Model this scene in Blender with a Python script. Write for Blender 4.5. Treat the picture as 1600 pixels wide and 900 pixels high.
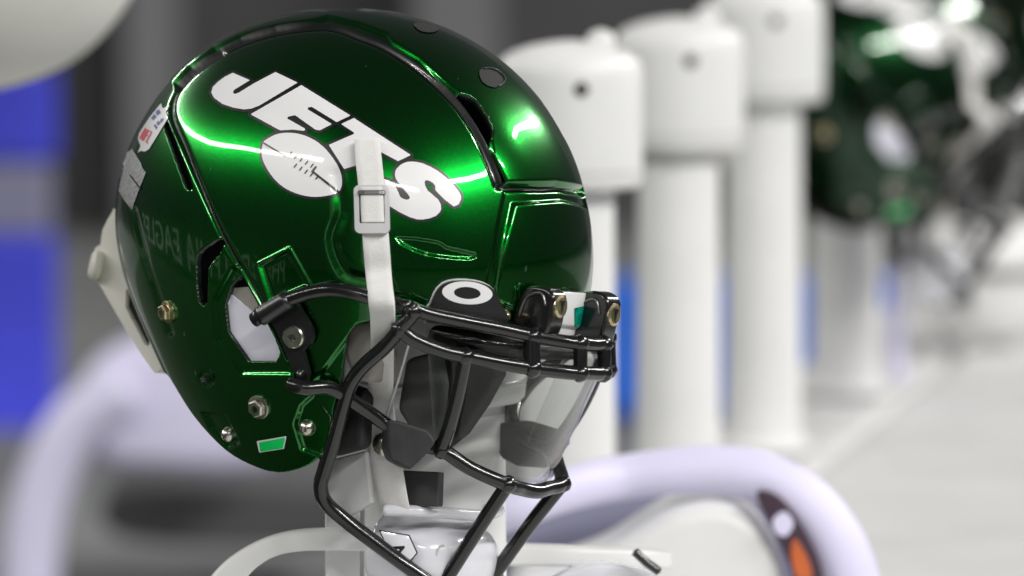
import bpy, math, random
import numpy as np
from mathutils import Matrix, Vector

for o in list(bpy.data.objects): bpy.data.objects.remove(o)
SC = bpy.context.scene
COL = SC.collection
random.seed(4); RNG = np.random.default_rng(4)

# ------------------------------------------------------------------ camera
FP = 9144.0                      # focal length in pixels of a 1600 px wide frame
DIST = 3.5                       # camera to helmet centre, metres
PITCH = math.radians(5)
CF = np.array([0, math.cos(PITCH), -math.sin(PITCH)])
CR = np.array([1.0, 0, 0]); CU = np.array([0, math.sin(PITCH), math.cos(PITCH)])
HC = np.array([0, 0, 1.0])       # helmet centre
CAM = HC - DIST*CF - ((550-800)/FP*DIST)*CR + ((370-450)/FP*DIST)*CU
cd = bpy.data.cameras.new('camera'); cam = bpy.data.objects.new('camera', cd); COL.objects.link(cam)
cam.location = CAM; cam.rotation_euler = (math.pi/2-PITCH, 0, 0)
cd.sensor_width = 36; cd.lens = 36*FP/1600
cd.clip_start = .1; cd.clip_end = 300
cd.dof.use_dof = True; cd.dof.focus_distance = 3.41; cd.dof.aperture_fstop = 5.2
SC.camera = cam

# ------------------------------------------------------------------ world and lamps (floodlit night stadium)
w = bpy.data.worlds.new('World'); SC.world = w; w.use_nodes = True
bg = w.node_tree.nodes['Background']; bg.inputs[0].default_value = (.90, .92, 1, 1); bg.inputs[1].default_value = .055
def area(name, loc, target, sx, sy, power, color=(1, 1, 1)):
    l = bpy.data.lights.new(name, 'AREA'); l.shape = 'RECTANGLE'; l.size = sx; l.size_y = sy
    l.energy = power; l.color = color
    o = bpy.data.objects.new(name, l); COL.objects.link(o); o.location = loc
    o.rotation_euler = (Vector(target)-Vector(loc)).to_track_quat('-Z', 'Y').to_euler()
    return o
def sph(az, el, d):              # az from camera's back: 0 = behind camera, + = to the right
    a, e = math.radians(az), math.radians(el)
    return HC + d*np.array([math.sin(a)*math.cos(e), -math.cos(a)*math.cos(e), math.sin(e)])
# the floodlight rows run along the stadium rim all round the bench
def row(pts, h, watts, d=16):
    for (a0, e0), (a1, e1) in zip(pts[:-1], pts[1:]):
        p0, p1 = Vector(sph(a0, e0, d)), Vector(sph(a1, e1, d)); c = (p0+p1)/2
        o = area('floodlight_row', c, HC, (p1-p0).length*.97, h, watts, (1, .985, .95))
        z = (c-Vector(HC)).normalized(); x = (p1-p0).normalized(); y = z.cross(x).normalized(); x = y.cross(z)
        o.rotation_euler = Matrix((x, y, z)).transposed().to_euler()
row([(-150, 24), (-137, 23.5), (-124, 24), (-113, 25.5), (-102, 27), (-91, 28.5), (-80, 30), (-69, 31.5), (-58, 33), (-47, 34.5), (-38, 35)], .34, 150)
row([(-10, 32), (0, 31), (9, 30)], .3, 140)
row([(22, 33), (33, 35), (44, 35.5), (55, 36), (66, 36), (76, 36)], .42, 450)
row([(106, 38), (115, 37), (124, 33), (133, 28), (141, 24)], .40, 280)
SC.view_settings.view_transform = 'Standard'; SC.view_settings.look = 'None'
SC.view_settings.exposure = 0; SC.view_settings.gamma = 1
SC.render.resolution_x = 1024; SC.render.resolution_y = 576

# ------------------------------------------------------------------ helpers
def at(px, py, d):
    return CAM + d*(CF + (px-800)/FP*CR - (py-450)/FP*CU)
YAW, NOSE, ROLL = map(math.radians, (34, 12, 5.5))
_F0 = np.array([math.cos(YAW), -math.sin(YAW), 0]); _L0 = np.array([math.sin(YAW), math.cos(YAW), 0]); _U0 = np.array([0, 0, 1.])
_F = math.cos(NOSE)*_F0-math.sin(NOSE)*_U0; _U1 = math.sin(NOSE)*_F0+math.cos(NOSE)*_U0
R = np.stack([_F, math.cos(ROLL)*_L0-math.sin(ROLL)*_U1, math.cos(ROLL)*_U1+math.sin(ROLL)*_L0], 1)
CAML = (CAM-HC)@R                # camera in helmet coordinates
def rays(px):
    px = np.atleast_2d(np.asarray(px, float))
    dw = CF + ((px[:, :1]-800)/FP)*CR - ((px[:, 1:2]-450)/FP)*CU
    dl = dw@R
    return dl/np.linalg.norm(dl, axis=1)[:, None]
def proj(P):
    W = P@R.T + HC - CAM; z = W@CF
    return np.stack([800+FP*(W@CR)/z, 450-FP*(W@CU)/z], -1)
def PY(px, py, y):               # the point on a sight line at a given sideways distance from the helmet's middle
    d = rays([(px, py)])[0]; return CAML + d*((y-CAML[1])/d[1])

# helmet shell surface
Q = np.array([0.1556, 0.1484, 0.117, 0.135, 0.24, 0.1228, 2.1, -0.0105, -0.0372, -0.0308, -0.0091, 0.0078, 0.0032, -0.0107, 0.0082, 0.0079, 0.0329, 0.0087, -0.0038, 0.0073, 0.0034, 0.0004, -0.0009, -0.0018, -0.004])
NK = 18
def rad(d):
    af, ab, b, ct, cbf, cbb, n = Q[:7]
    x, y, z = d[:, 0], d[:, 1], d[:, 2]
    A = np.where(x > 0, af, ab); t = np.clip(x/.9*.5+.5, 0, 1); t = t*t*(3-2*t)
    C = np.where(z > 0, ct, cbb+(cbf-cbb)*t)
    r = (np.abs(x/A)**n+np.abs(y/b)**n+np.abs(z/C)**n)**(-1/n)
    ph = np.arctan2(z, x)/(2*np.pi)*NK % NK
    k = Q[7:]; i = ph.astype(int) % NK; f = ph-np.floor(ph)
    s = ((1-f)**3*k[(i-1) % NK]+(3*f**3-6*f**2+4)*k[i]+(-3*f**3+3*f**2+3*f+1)*k[(i+1) % NK]+f**3*k[(i+2) % NK])/6
    return r*(1+s*(1-y*y))
def f_shell(P):
    l = np.linalg.norm(P, axis=1)+1e-9
    return l/rad(P/l[:, None])-1
def grad(f, P, e=4e-4):
    g = np.stack([f(P+np.eye(3)[i]*e)-f(P-np.eye(3)[i]*e) for i in range(3)], 1)
    return g/(np.linalg.norm(g, axis=1)[:, None]+1e-12)
def hit(px, f=f_shell, t0=DIST-.3, t1=DIST+.3, n=90):
    d = rays(px); m = len(d)
    ts = np.linspace(t0, t1, n); F = np.empty((m, n))
    for j, t in enumerate(ts): F[:, j] = f(CAML+d*t)
    neg = F < 0; has = neg.any(1); j = np.where(has, neg.argmax(1), F.argmin(1)); j = np.clip(j, 1, n-1)
    lo = ts[j-1].copy(); hi = ts[j].copy()
    for _ in range(24):
        mid = (lo+hi)/2; v = f(CAML+d*mid[:, None]) < 0
        hi = np.where(v, mid, hi); lo = np.where(v, lo, mid)
    t = np.where(has, (lo+hi)/2, ts[j])
    return CAML+d*t[:, None]
def seg_dist(p, poly, closed):
    poly = np.asarray(poly, float); best = np.full(len(p), 1e9)
    m = len(poly)
    for i in range(m if closed else m-1):
        a, b = poly[i], poly[(i+1) % m]; ab = b-a
        t = np.clip(((p-a)@ab)/(ab@ab+1e-12), 0, 1)
        best = np.minimum(best, np.hypot(*(p-a-t[:, None]*ab).T))
    return best
def sdf(p, poly):
    poly = np.asarray(poly, float); d = seg_dist(p, poly, True); ins = np.zeros(len(p), bool); m = len(poly)
    for i in range(m):
        a, b = poly[i], poly[(i+1) % m]
        c = ((a[1] > p[:, 1]) != (b[1] > p[:, 1]))
        with np.errstate(divide='ignore', invalid='ignore'):
            xi = (b[0]-a[0])*(p[:, 1]-a[1])/(b[1]-a[1])+a[0]
        ins ^= c & (p[:, 0] < xi)
    return np.where(ins, -d, d)
def smooth(poly, k=4, closed=True):      # Catmull-Rom
    P = np.asarray(poly, float); n = len(P); out = []
    for i in range(n if closed else n-1):
        g = (lambda j: P[j % n]) if closed else (lambda j: P[min(max(j, 0), n-1)])
        p0, p1, p2, p3 = g(i-1), g(i), g(i+1), g(i+2)
        for s in range(k):
            t = s/k
            out.append(.5*((2*p1)+(-p0+p2)*t+(2*p0-5*p1+4*p2-p3)*t*t+(-p0+3*p1-3*p2+p3)*t**3))
    if not closed: out.append(P[-1])
    return np.array(out)
def sstep(x): x = np.clip(x, 0, 1); return x*x*(3-2*x)

def mesh(name, V, Fc, m, parent=None, sm=True, mods=()):
    me = bpy.data.meshes.new(name); V = np.asarray(V, float)
    if isinstance(Fc, np.ndarray):
        me.vertices.add(len(V)); me.vertices.foreach_set('co', V.ravel())
        k = Fc.shape[1]; me.loops.add(Fc.size); me.loops.foreach_set('vertex_index', Fc.ravel().astype(np.int32))
        me.polygons.add(len(Fc)); me.polygons.foreach_set('loop_start', np.arange(0, Fc.size, k, dtype=np.int32))
        me.update(calc_edges=True); me.validate()
    else:
        me.from_pydata([tuple(v) for v in V], [], [tuple(int(i) for i in f) for f in Fc]); me.update()
    if sm: me.polygons.foreach_set('use_smooth', np.ones(len(me.polygons), bool))
    o = bpy.data.objects.new(name, me); COL.objects.link(o)
    for x in (m if isinstance(m, (list, tuple)) else [m]): me.materials.append(x)
    if parent: o.parent = parent
    for t, kw in mods:
        md = o.modifiers.new(t.lower(), t)
        for a, b in kw.items(): setattr(md, a, b)
    return o
def tag(o, label, cat, group=None):
    o['label'] = label; o['category'] = cat
    if group: o['group'] = group
    return o
def empty(name, loc=(0, 0, 0)):
    o = bpy.data.objects.new(name, None); COL.objects.link(o); o.location = loc; o.empty_display_size = .05; return o
def sharp(o, ang=35):
    me = o.data; me.update()
    try: me.set_sharp_from_angle(angle=math.radians(ang))
    except Exception: pass
    return o
def copy_tree(o, parent=None):
    c = o.copy(); COL.objects.link(c)
    if parent:
        c.parent = parent; c.matrix_parent_inverse = o.matrix_parent_inverse
    for ch in o.children: copy_tree(ch, c)
    return c
def clip_grid(P, faces, s):
    """keep s<0; vertices just outside slide along their edges to s=0"""
    keepf = (s[faces] < 0).any(1); faces = faces[keepf]
    P = P.copy(); ed = np.concatenate([faces[:, [i, (i+1) % faces.shape[1]]] for i in range(faces.shape[1])])
    ed = np.concatenate([ed, ed[:, ::-1]]); ed = ed[(s[ed[:, 0]] >= 0) & (s[ed[:, 1]] < 0)]
    t = s[ed[:, 1]]/(s[ed[:, 1]]-s[ed[:, 0]]+1e-12)
    C = P[ed[:, 1]]+(P[ed[:, 0]]-P[ed[:, 1]])*t[:, None]
    acc = np.zeros_like(P); cnt = np.zeros(len(P)); np.add.at(acc, ed[:, 0], C); np.add.at(cnt, ed[:, 0], 1)
    mv = cnt > 0; P[mv] = acc[mv]/cnt[mv][:, None]
    bad = (s >= 0) & ~mv
    faces = faces[~bad[faces].any(1)]
    used = np.unique(faces); mp = -np.ones(len(P), int); mp[used] = np.arange(len(used))
    return P[used], mp[faces], used
def px_grid(sf, box, step):
    x0, y0, x1, y1 = box
    xs = np.arange(x0, x1+step, step); ys = np.arange(y0, y1+step, step)
    X, Y = np.meshgrid(xs, ys); p = np.stack([X.ravel(), Y.ravel()], 1)
    nx = len(xs); i = (np.arange(len(ys)-1)[:, None]*nx+np.arange(nx-1)).ravel()
    Fq = np.stack([i, i+nx, i+nx+1, i+1], 1)
    P, Fq, _ = clip_grid(np.c_[p, np.zeros(len(p))], Fq, sf(p))
    return P[:, :2], Fq
def decal(name, sf, box, step, off, m, parent, thick=None, f=f_shell, dispf=True, bevel=0):
    p, Fq = px_grid(sf, box, step)
    H = hit(p, f); N = grad(f, H)
    h = off+(disp(p) if dispf else 0)
    mods = [('SOLIDIFY', dict(thickness=thick, offset=-1))] if thick else []
    if bevel: mods.append(('BEVEL', dict(width=bevel, segments=2, limit_method='ANGLE', angle_limit=math.radians(50))))
    o = mesh(name, H+N*np.reshape(h, (-1, 1)), Fq, m, parent, True, mods)
    return o
def bbox(poly, pad=6):
    p = np.asarray(poly, float); return (*(p.min(0)-pad), *(p.max(0)+pad))
def poly_decal(name, poly, step, off, m, parent, grow=0, **k):
    return decal(name, lambda p: sdf(p, poly)-grow, bbox(poly, grow+4), step, off, m, parent, **k)
def stroke_decal(name, lines, wpx, step, off, m, parent, **k):
    allp = np.concatenate([np.asarray(l, float) for l in lines])
    def sf(p):
        return np.min([seg_dist(p, l, False) for l in lines], 0)-wpx
    return decal(name, sf, bbox(allp, wpx+2), step, off, m, parent, **k)
def tube(pts, r, n=14, k=5, cap=True, closed=False, flat=1.0):
    P = smooth(pts, k, closed) if k > 1 else np.asarray(pts, float)
    rr = np.full(len(P), r) if np.isscalar(r) else np.interp(np.linspace(0, 1, len(P)), np.linspace(0, 1, len(r)), r)
    if closed: T = np.roll(P, -1, 0)-np.roll(P, 1, 0)
    else: T = np.gradient(P, axis=0)
    T /= np.linalg.norm(T, axis=1)[:, None]+1e-12
    u = np.cross(T[0], [0, 0, 1.]);
    if np.linalg.norm(u) < .1: u = np.cross(T[0], [0, 1., 0])
    u /= np.linalg.norm(u); V = []; 
    for i in range(len(P)):
        u = u-T[i]*(u@T[i]); u /= np.linalg.norm(u); v = np.cross(T[i], u)
        for j in range(n):
            a = 2*math.pi*j/n; V.append(P[i]+rr[i]*(u*math.cos(a)+v*math.sin(a)*flat))
    Fc = []
    m = len(P)
    for i in range(m if closed else m-1):
        for j in range(n):
            Fc.append((i*n+j, i*n+(j+1) % n, ((i+1) % m)*n+(j+1) % n, ((i+1) % m)*n+j))
    if cap and not closed:
        for e, s in ((0, -1), (m-1, 1)):
            c = len(V); V.append(P[e]+T[e]*s*rr[e]*.35)
            for j in range(n):
                a, b = e*n+j, e*n+(j+1) % n
                Fc.append((a, b, c) if s > 0 else (b, a, c))
    return np.array(V), Fc
def lathe(prof, n=32, origin=(0, 0, 0), axis=(0, 0, 1)):
    ax = np.array(axis, float); ax /= np.linalg.norm(ax)
    u = np.cross(ax, [1., 0, 0] if abs(ax[0]) < .8 else [0, 1., 0]); u /= np.linalg.norm(u); v = np.cross(ax, u)
    V = []; Fc = []; o = np.array(origin, float)
    for r, z in prof:
        for j in range(n):
            a = 2*math.pi*j/n; V.append(o+ax*z+r*(u*math.cos(a)+v*math.sin(a)))
    for i in range(len(prof)-1):
        for j in range(n):
            Fc.append((i*n+j, i*n+(j+1) % n, (i+1)*n+(j+1) % n, (i+1)*n+j))
    Fc.append(tuple(range(n))[::-1]); k = (len(prof)-1)*n; Fc.append(tuple(range(k, k+n)))
    return np.array(V), Fc
def prism(A, B):                 # two matching loops of 3D points -> closed solid
    n = len(A); V = np.concatenate([A, B])
    Fc = [tuple(range(n)), tuple(range(2*n-1, n-1, -1))]+[(i, i+n, (i+1) % n+n, (i+1) % n) for i in range(n)]
    return V, Fc
def fix(o):                      # consistent outward normals
    import bmesh
    b = bmesh.new(); b.from_mesh(o.data); bmesh.ops.recalc_face_normals(b, faces=b.faces); b.to_mesh(o.data); b.free(); return o
def mirror(V): return V*np.array([1, -1, 1])

# ------------------------------------------------------------------ materials
def mat(name, col, rough=.5, metal=0, coat=0, coat_r=.03, var=.12, scale=30, bump=0, bscale=400, rvar=.08, spec=.5, emit=None, trans=0):
    m = bpy.data.materials.new(name); m.use_nodes = True; nt = m.node_tree; b = nt.nodes['Principled BSDF']; L = nt.links
    b.inputs['Roughness'].default_value = rough; b.inputs['Metallic'].default_value = metal
    b.inputs['Coat Weight'].default_value = coat; b.inputs['Coat Roughness'].default_value = coat_r
    b.inputs['Specular IOR Level'].default_value = spec; b.inputs['Transmission Weight'].default_value = trans
    tc = nt.nodes.new('ShaderNodeTexCoord'); nz = nt.nodes.new('ShaderNodeTexNoise'); nz.inputs['Scale'].default_value = scale; nz.inputs['Detail'].default_value = 6
    L.new(tc.outputs['Object'], nz.inputs['Vector'])
    rp = nt.nodes.new('ShaderNodeValToRGB'); c = np.array(col)
    rp.color_ramp.elements[0].position = .3; rp.color_ramp.elements[1].position = .7
    rp.color_ramp.elements[0].color = (*(c*(1-var)), 1); rp.color_ramp.elements[1].color = (*np.minimum(c*(1+var), 1), 1)
    L.new(nz.outputs['Fac'], rp.inputs['Fac']); L.new(rp.outputs['Color'], b.inputs['Base Color'])
    if rvar:
        mr = nt.nodes.new('ShaderNodeMapRange'); mr.inputs[3].default_value = max(rough-rvar, .02); mr.inputs[4].default_value = min(rough+rvar, 1)
        L.new(nz.outputs['Fac'], mr.inputs[0]); L.new(mr.outputs[0], b.inputs['Roughness'])
    if bump:
        n2 = nt.nodes.new('ShaderNodeTexNoise'); n2.inputs['Scale'].default_value = bscale; L.new(tc.outputs['Object'], n2.inputs['Vector'])
        bp = nt.nodes.new('ShaderNodeBump'); bp.inputs['Strength'].default_value = bump; bp.inputs['Distance'].default_value = .001
        L.new(n2.outputs['Fac'], bp.inputs['Height']); L.new(bp.outputs[0], b.inputs['Normal'])
    if emit: b.inputs['Emission Color'].default_value = (*emit[0], 1); b.inputs['Emission Strength'].default_value = emit[1]
    return m
M = {}
M['paint'] = mat('green_candy_paint', (.0005, .125, .010), .225, .98, 1, .012, .10, 900, bump=.010, bscale=1500, rvar=.03)
def scuff(m):
    nt = m.node_tree; L = nt.links; b = nt.nodes['Principled BSDF']; tc = nt.nodes['Texture Coordinate']
    n = nt.nodes.new('ShaderNodeTexNoise'); n.inputs['Scale'].default_value = 26; n.inputs['Detail'].default_value = 8; L.new(tc.outputs['Object'], n.inputs['Vector'])
    r = nt.nodes.new('ShaderNodeMapRange'); r.inputs[1].default_value = .45; r.inputs[2].default_value = .75; r.inputs[3].default_value = .008; r.inputs[4].default_value = .09
    L.new(n.outputs['Fac'], r.inputs[0]); L.new(r.outputs[0], b.inputs['Coat Roughness'])
    v = nt.nodes.new('ShaderNodeTexVoronoi'); v.inputs['Scale'].default_value = 95; v.inputs['Randomness'].default_value = 1
    mp = nt.nodes.new('ShaderNodeMapping'); mp.inputs['Scale'].default_value = (1, 1, .45); L.new(tc.outputs['Object'], mp.inputs[0]); L.new(mp.outputs[0], v.inputs['Vector'])
    lt = nt.nodes.new('ShaderNodeMath'); lt.operation = 'LESS_THAN'; lt.inputs[1].default_value = .085; L.new(v.outputs['Distance'], lt.inputs[0])
    sp = nt.nodes.new('ShaderNodeSeparateColor'); L.new(v.outputs['Color'], sp.inputs[0])
    gt = nt.nodes.new('ShaderNodeMath'); gt.operation = 'GREATER_THAN'; gt.inputs[1].default_value = .78; L.new(sp.outputs[0], gt.inputs[0])
    mu = nt.nodes.new('ShaderNodeMath'); mu.operation = 'MULTIPLY'; L.new(lt.outputs[0], mu.inputs[0]); L.new(gt.outputs[0], mu.inputs[1])
    mx = nt.nodes.new('ShaderNodeMix'); mx.data_type = 'RGBA'; mx.inputs['B'].default_value = (.20, .42, .26, 1)
    src = b.inputs['Base Color'].links[0].from_socket; L.new(mu.outputs[0], mx.inputs['Factor']); L.new(src, mx.inputs['A']); L.new(mx.outputs['Result'], b.inputs['Base Color'])
scuff(M['paint'])
M['paint_dark'] = mat('black_green_paint', (.0006, .028, .005), .25, .9, 1, .03, .2, 300)  # the green helmet paint made darker for the far copies
M['gun'] = mat('gunmetal', (.07, .07, .072), .3, .9, 0)
M['rim'] = mat('shell_edge', (.006, .02, .01), .4, 0, .3)
M['inner'] = mat('inner_liner', (.012, .013, .013), .75)
M['black'] = mat('black_plastic', (.012, .012, .013), .32, 0, 0, bump=.05)
M['bar'] = mat('black_coated_steel', (.008, .008, .0085), .22, 0, .4, .08, .2, 60, bump=.05, bscale=500)
M['white_decal'] = mat('white_vinyl', (.80, .80, .81), .35, 0, .5, .05, .03)
M['black_decal'] = mat('black_vinyl', (.006, .008, .007), .3, 0, .5, .05)
M['strap'] = mat('white_strap', (.74, .73, .72), .6, 0, 0, .03, .06, 60, bump=.25, bscale=900)
M['buckle'] = mat('pale_grey_plastic', (.55, .55, .56), .3, 0, .2, .1, .08)
M['steel'] = mat('steel', (.55, .52, .47), .28, 1, 0, .03, .2, 200)
M['brass'] = mat('brassy_steel', (.62, .52, .33), .3, 1, 0, .03, .25, 200)
M['darksteel'] = mat('dark_steel', (.2, .2, .2), .3, 1, 0)
M['cream'] = mat('cream_plastic', (.84, .81, .74), .45, 0, .1, .1, .05)
M['white'] = mat('white_moulded_plastic', (.78, .78, .78), .42, 0, .1, .1, .04, 14)
M['seat'] = mat('pale_grey_seat', (.64, .64, .64), .6, 0, 0, .03, .05, 9)
M['lav'] = mat('pale_lavender_plastic', (.72, .69, .90), .5, 0, 0, .03, .04, 6)
M['grey'] = mat('grey_foam', (.13, .13, .13), .7, 0, 0, .03, .15, 90)
M['dgrey'] = mat('charcoal_rubber', (.045, .045, .048), .55, 0, 0, .03, .2, 80, bump=.1)
M['beige'] = mat('beige_pad', (.36, .34, .31), .7)
M['padw'] = mat('pale_pad', (.80, .79, .93), .6)
M['teal'] = mat('teal_print', (.0, .25, .17), .4, var=.5, scale=300)
M['bright'] = mat('bright_green_sticker', (.0, .62, .12), .4, 0, .4)
M['red'] = mat('red_print', (.6, .04, .06), .4); M['blue'] = mat('blue_print', (.03, .05, .28), .4)
M['silver'] = mat('grey_sticker', (.36, .36, .37), .45, .2, .2, .1, .5, 700)
M['cup'] = mat('white_glossy_cup', (.74, .74, .80), .22, 0, .6, .05, .05, 50)
M['ground'] = mat('grey_concrete', (.16, .165, .165), .8, var=.25, scale=1.4)
M['wall'] = mat('charcoal_wall', (.085, .085, .088), .8, var=.2, scale=1.5)
M['wall_l'] = mat('grey_wall_column', (.17, .17, .18), .8, var=.15, scale=1.5)
M['wall_d'] = mat('dark_wall_panel', (.045, .045, .045), .8, var=.2, scale=2)
M['bluebd'] = mat('blue_board', (.05, .06, .62), .5, var=.55, scale=1.6)
M['bluebd2'] = mat('sky_blue_board', (.03, .16, .72), .5, var=.1, scale=3)
M['greybd'] = mat('grey_board', (.22, .22, .32), .6, var=.2, scale=3)
M['orange'] = mat('orange_print', (.55, .12, .03), .5)
M['plum'] = mat('dark_badge', (.06, .035, .055), .4)
def visor_mat():
    m = bpy.data.materials.new('clear_visor'); m.use_nodes = True; nt = m.node_tree; L = nt.links
    nt.nodes.remove(nt.nodes['Principled BSDF']); out = nt.nodes['Material Output']
    t = nt.nodes.new('ShaderNodeBsdfTransparent'); t.inputs[0].default_value = (.90, .91, .90, 1)
    g = nt.nodes.new('ShaderNodeBsdfGlossy'); g.inputs['Roughness'].default_value = .03
    lw = nt.nodes.new('ShaderNodeLayerWeight'); lw.inputs[0].default_value = .5
    pw = nt.nodes.new('ShaderNodeMath'); pw.operation = 'POWER'; pw.inputs[1].default_value = 3.2; L.new(lw.outputs['Facing'], pw.inputs[0])
    fr = nt.nodes.new('ShaderNodeMapRange'); fr.inputs[3].default_value = .018; fr.inputs[4].default_value = .9; L.new(pw.outputs[0], fr.inputs[0])
    mx = nt.nodes.new('ShaderNodeMixShader'); L.new(fr.outputs[0], mx.inputs[0]); L.new(t.outputs[0], mx.inputs[1]); L.new(g.outputs[0], mx.inputs[2])
    L.new(mx.outputs[0], out.inputs[0]); return m
M['visor'] = visor_mat()

# ------------------------------------------------------------------ helmet shell relief
REAR_SEAM = smooth([(345, 82), (298, 116), (272, 148), (268, 182), (287, 228), (312, 290), (347, 370), (385, 437), (425, 512), (458, 580), (480, 612)], 4, False)
CROWN_SEAM = smooth([(278, 133), (303, 108), (335, 86), (378, 65), (430, 49), (490, 41), (525, 43), (560, 56), (600, 72), (650, 104), (700, 148), (728, 182), (752, 222), (768, 258), (779, 287)], 4, False)
SIDE = np.concatenate([REAR_SEAM[::-1], CROWN_SEAM, [(788, 303), (778, 350), (770, 400), (758, 450), (640, 492), (560, 506)]])
CROWN = np.concatenate([[(268, 133), (296, 104), (335, 76), (375, 58), (430, 42), (495, 32), (512, 27), (560, 38), (605, 55), (612, 66), (655, 92), (703, 137), (738, 168), (764, 205), (770, 240), (792, 286), (905, 283), (990, 280)], [(900, 120), (700, -40), (450, -40), (250, 60)]])
PLATE = [(803, 319), (905, 312), (990, 320), (990, 520), (850, 505), (772, 470), (784, 400)]
WEDGE = smooth([(712, 150), (742, 156), (770, 202), (764, 232), (790, 284), (781, 287), (762, 236), (742, 190)], 3)
WINDOW = [(404, 414), (452, 390), (483, 446), (422, 471)]
SLOT = smooth([(619, 371), (683, 378), (698, 387), (742, 397), (734, 404), (690, 401), (650, 392)], 2)
EAR = smooth([(373, 430), (390, 462), (424, 528), (434, 553), (427, 567), (383, 567), (350, 520), (346, 478), (356, 447)], 1)
EAR_REC = [(360, 420), (376, 415), (445, 540), (452, 585), (375, 585), (335, 530), (332, 470)]
LVENT = smooth([(350, 368), (341, 398), (323, 420), (322, 472), (307, 472), (303, 410), (312, 390)], 2)
RSLOT = smooth([(252, 193), (259, 189), (280, 240), (299, 290), (291, 296), (286, 290), (268, 240)], 3)
TOPVENT = smooth([(749, 115), (759, 110), (775, 114), (786, 126), (780, 136), (768, 137), (754, 130)], 3)
JAW_L = [(312, 646), (348, 651), (371, 694), (352, 702), (326, 672)]
JAW_R = [(488, 618), (515, 655), (512, 720), (470, 705), (458, 665), (468, 636)]
CHAN = smooth([(525, 275), (533, 330), (520, 375), (540, 425), (580, 437)], 4, False)
BACK_NECK = [(203, 300), (330, 372), (345, 470), (250, 470), (200, 400)]
def disp(p):
    h = np.full(len(p), -.0014)
    h += .0016*sstep(-sdf(p, SIDE)/5+.5)
    h -= .0022*np.exp(-(seg_dist(p, REAR_SEAM, False)/4.5)**2)
    h += .0024*sstep(-sdf(p, CROWN)/6+.5)
    h -= .0035*np.exp(-(seg_dist(p, CROWN_SEAM, False)/5.5)**2)
    h -= .0028*np.exp(-(seg_dist(p, [(779, 290), (792, 293), (850, 294), (905, 291), (960, 289)], False)/4)**2)
    h += .0022*sstep(-sdf(p, PLATE)/8+.5)
    h -= .0022*sstep(-sdf(p, WINDOW)/4+.5)
    h += .0012*np.exp(-(seg_dist(p, WINDOW, True)/4)**2)
    h -= .0018*sstep(-sdf(p, SLOT)/4+.5)
    h -= .0018*sstep(-sdf(p, EAR_REC)/9+.5)
    h -= .0028*sstep(-sdf(p, JAW_L)/5+.5)
    h -= .0030*sstep(-sdf(p, JAW_R)/5+.5)
    h -= .0013*np.exp(-(seg_dist(p, CHAN, False)/10)**2)
    h -= .0012*np.exp(-((np.hypot(p[:, 0]-320, p[:, 1]-592)-9)/3)**2)
    h -= .0015*np.exp(-(seg_dist(p, [(205, 330), (228, 420), (262, 520)], False)/5)**2)
    return h

# ------------------------------------------------------------------ the helmet
helmet = empty('football_helmet')
helmet.matrix_world = Matrix(np.vstack([np.c_[R, HC], [0, 0, 0, 1]]).tolist())
tag(helmet, 'glossy dark green football helmet with white JETS lettering, sharp in the foreground', 'helmet', 'green helmets on the bench posts')

def build_shell():
    N = 250
    idx = {}
    g = np.tan(np.linspace(-1, 1, N+1)*np.pi/4)
    I, J = np.meshgrid(np.arange(N+1), np.arange(N+1), indexing='ij')
    keys = []; quads = []; base = 0
    for ax in range(3):
        for s in (0, N):
            k = np.zeros((N+1, N+1, 3), int); k[..., ax] = s; k[..., (ax+1) % 3] = I; k[..., (ax+2) % 3] = J
            keys.append(k.reshape(-1, 3))
            i = (np.arange(N)[:, None]*(N+1)+np.arange(N)).ravel()+base
            q = np.stack([i, i+N+1, i+N+2, i+1], 1)
            quads.append(q if s == N else q[:, ::-1]); base += (N+1)**2
    keys = np.concatenate(keys); quads = np.concatenate(quads)
    code = (keys[:, 0]*1000+keys[:, 1])*1000+keys[:, 2]
    u, first, inv = np.unique(code, return_index=True, return_inverse=True)
    quads = inv.ravel()[quads]; d = g[keys[first]]; d /= np.linalg.norm(d, axis=1)[:, None]
    P = d*rad(d)[:, None]; Nn = grad(f_shell, P)
    Pf = P*np.array([1, 1, 1]); Nf = Nn.copy(); fl = P[:, 1] > 0
    Pf[fl, 1] *= -1; Nf[fl, 1] *= -1
    p = proj(Pf); v = CAML-Pf; v /= np.linalg.norm(v, axis=1)[:, None]
    face = sstep(((Nf*v).sum(1)+.02)/.10)
    near = p[:, 1] < 1500
    P2 = P+Nn*(disp(p)*face)[:, None]
    # openings
    s = np.full(len(P), -1.0)
    vis = (Nf*v).sum(1) > -.02
    for poly in (EAR, LVENT, RSLOT, WEDGE):
        s = np.maximum(s, np.where(vis, -sdf(p, poly)/2612, -1))
    cut = [(925, 528), (860, 522), (780, 515), (700, 507), (640, 498), (600, 499), (565, 505), (547, 519), (539, 545), (532, 590), (520, 640), (514, 680), (503, 708), (482, 728), (440, 740), (400, 732), (350, 705), (300, 652), (262, 592), (250, 575)]
    c = hit(smooth(cut, 4, False))[:, [0, 2]]
    c = np.concatenate([[(.4, c[0, 1])], c, [(-.4, c[-1, 1]+.02), (-.4, -.6), (.4, -.6)]])
    s = np.maximum(s, -sdf(P[:, [0, 2]], c))
    V, Fq, used = clip_grid(P2, quads, s)
    o = mesh('shell', V, Fq, [M['paint'], M['inner'], M['rim']], helmet, True,
             [('SOLIDIFY', dict(thickness=.0045, offset=-1, material_offset=1, material_offset_rim=2))])
    return o
shell = build_shell()

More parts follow.
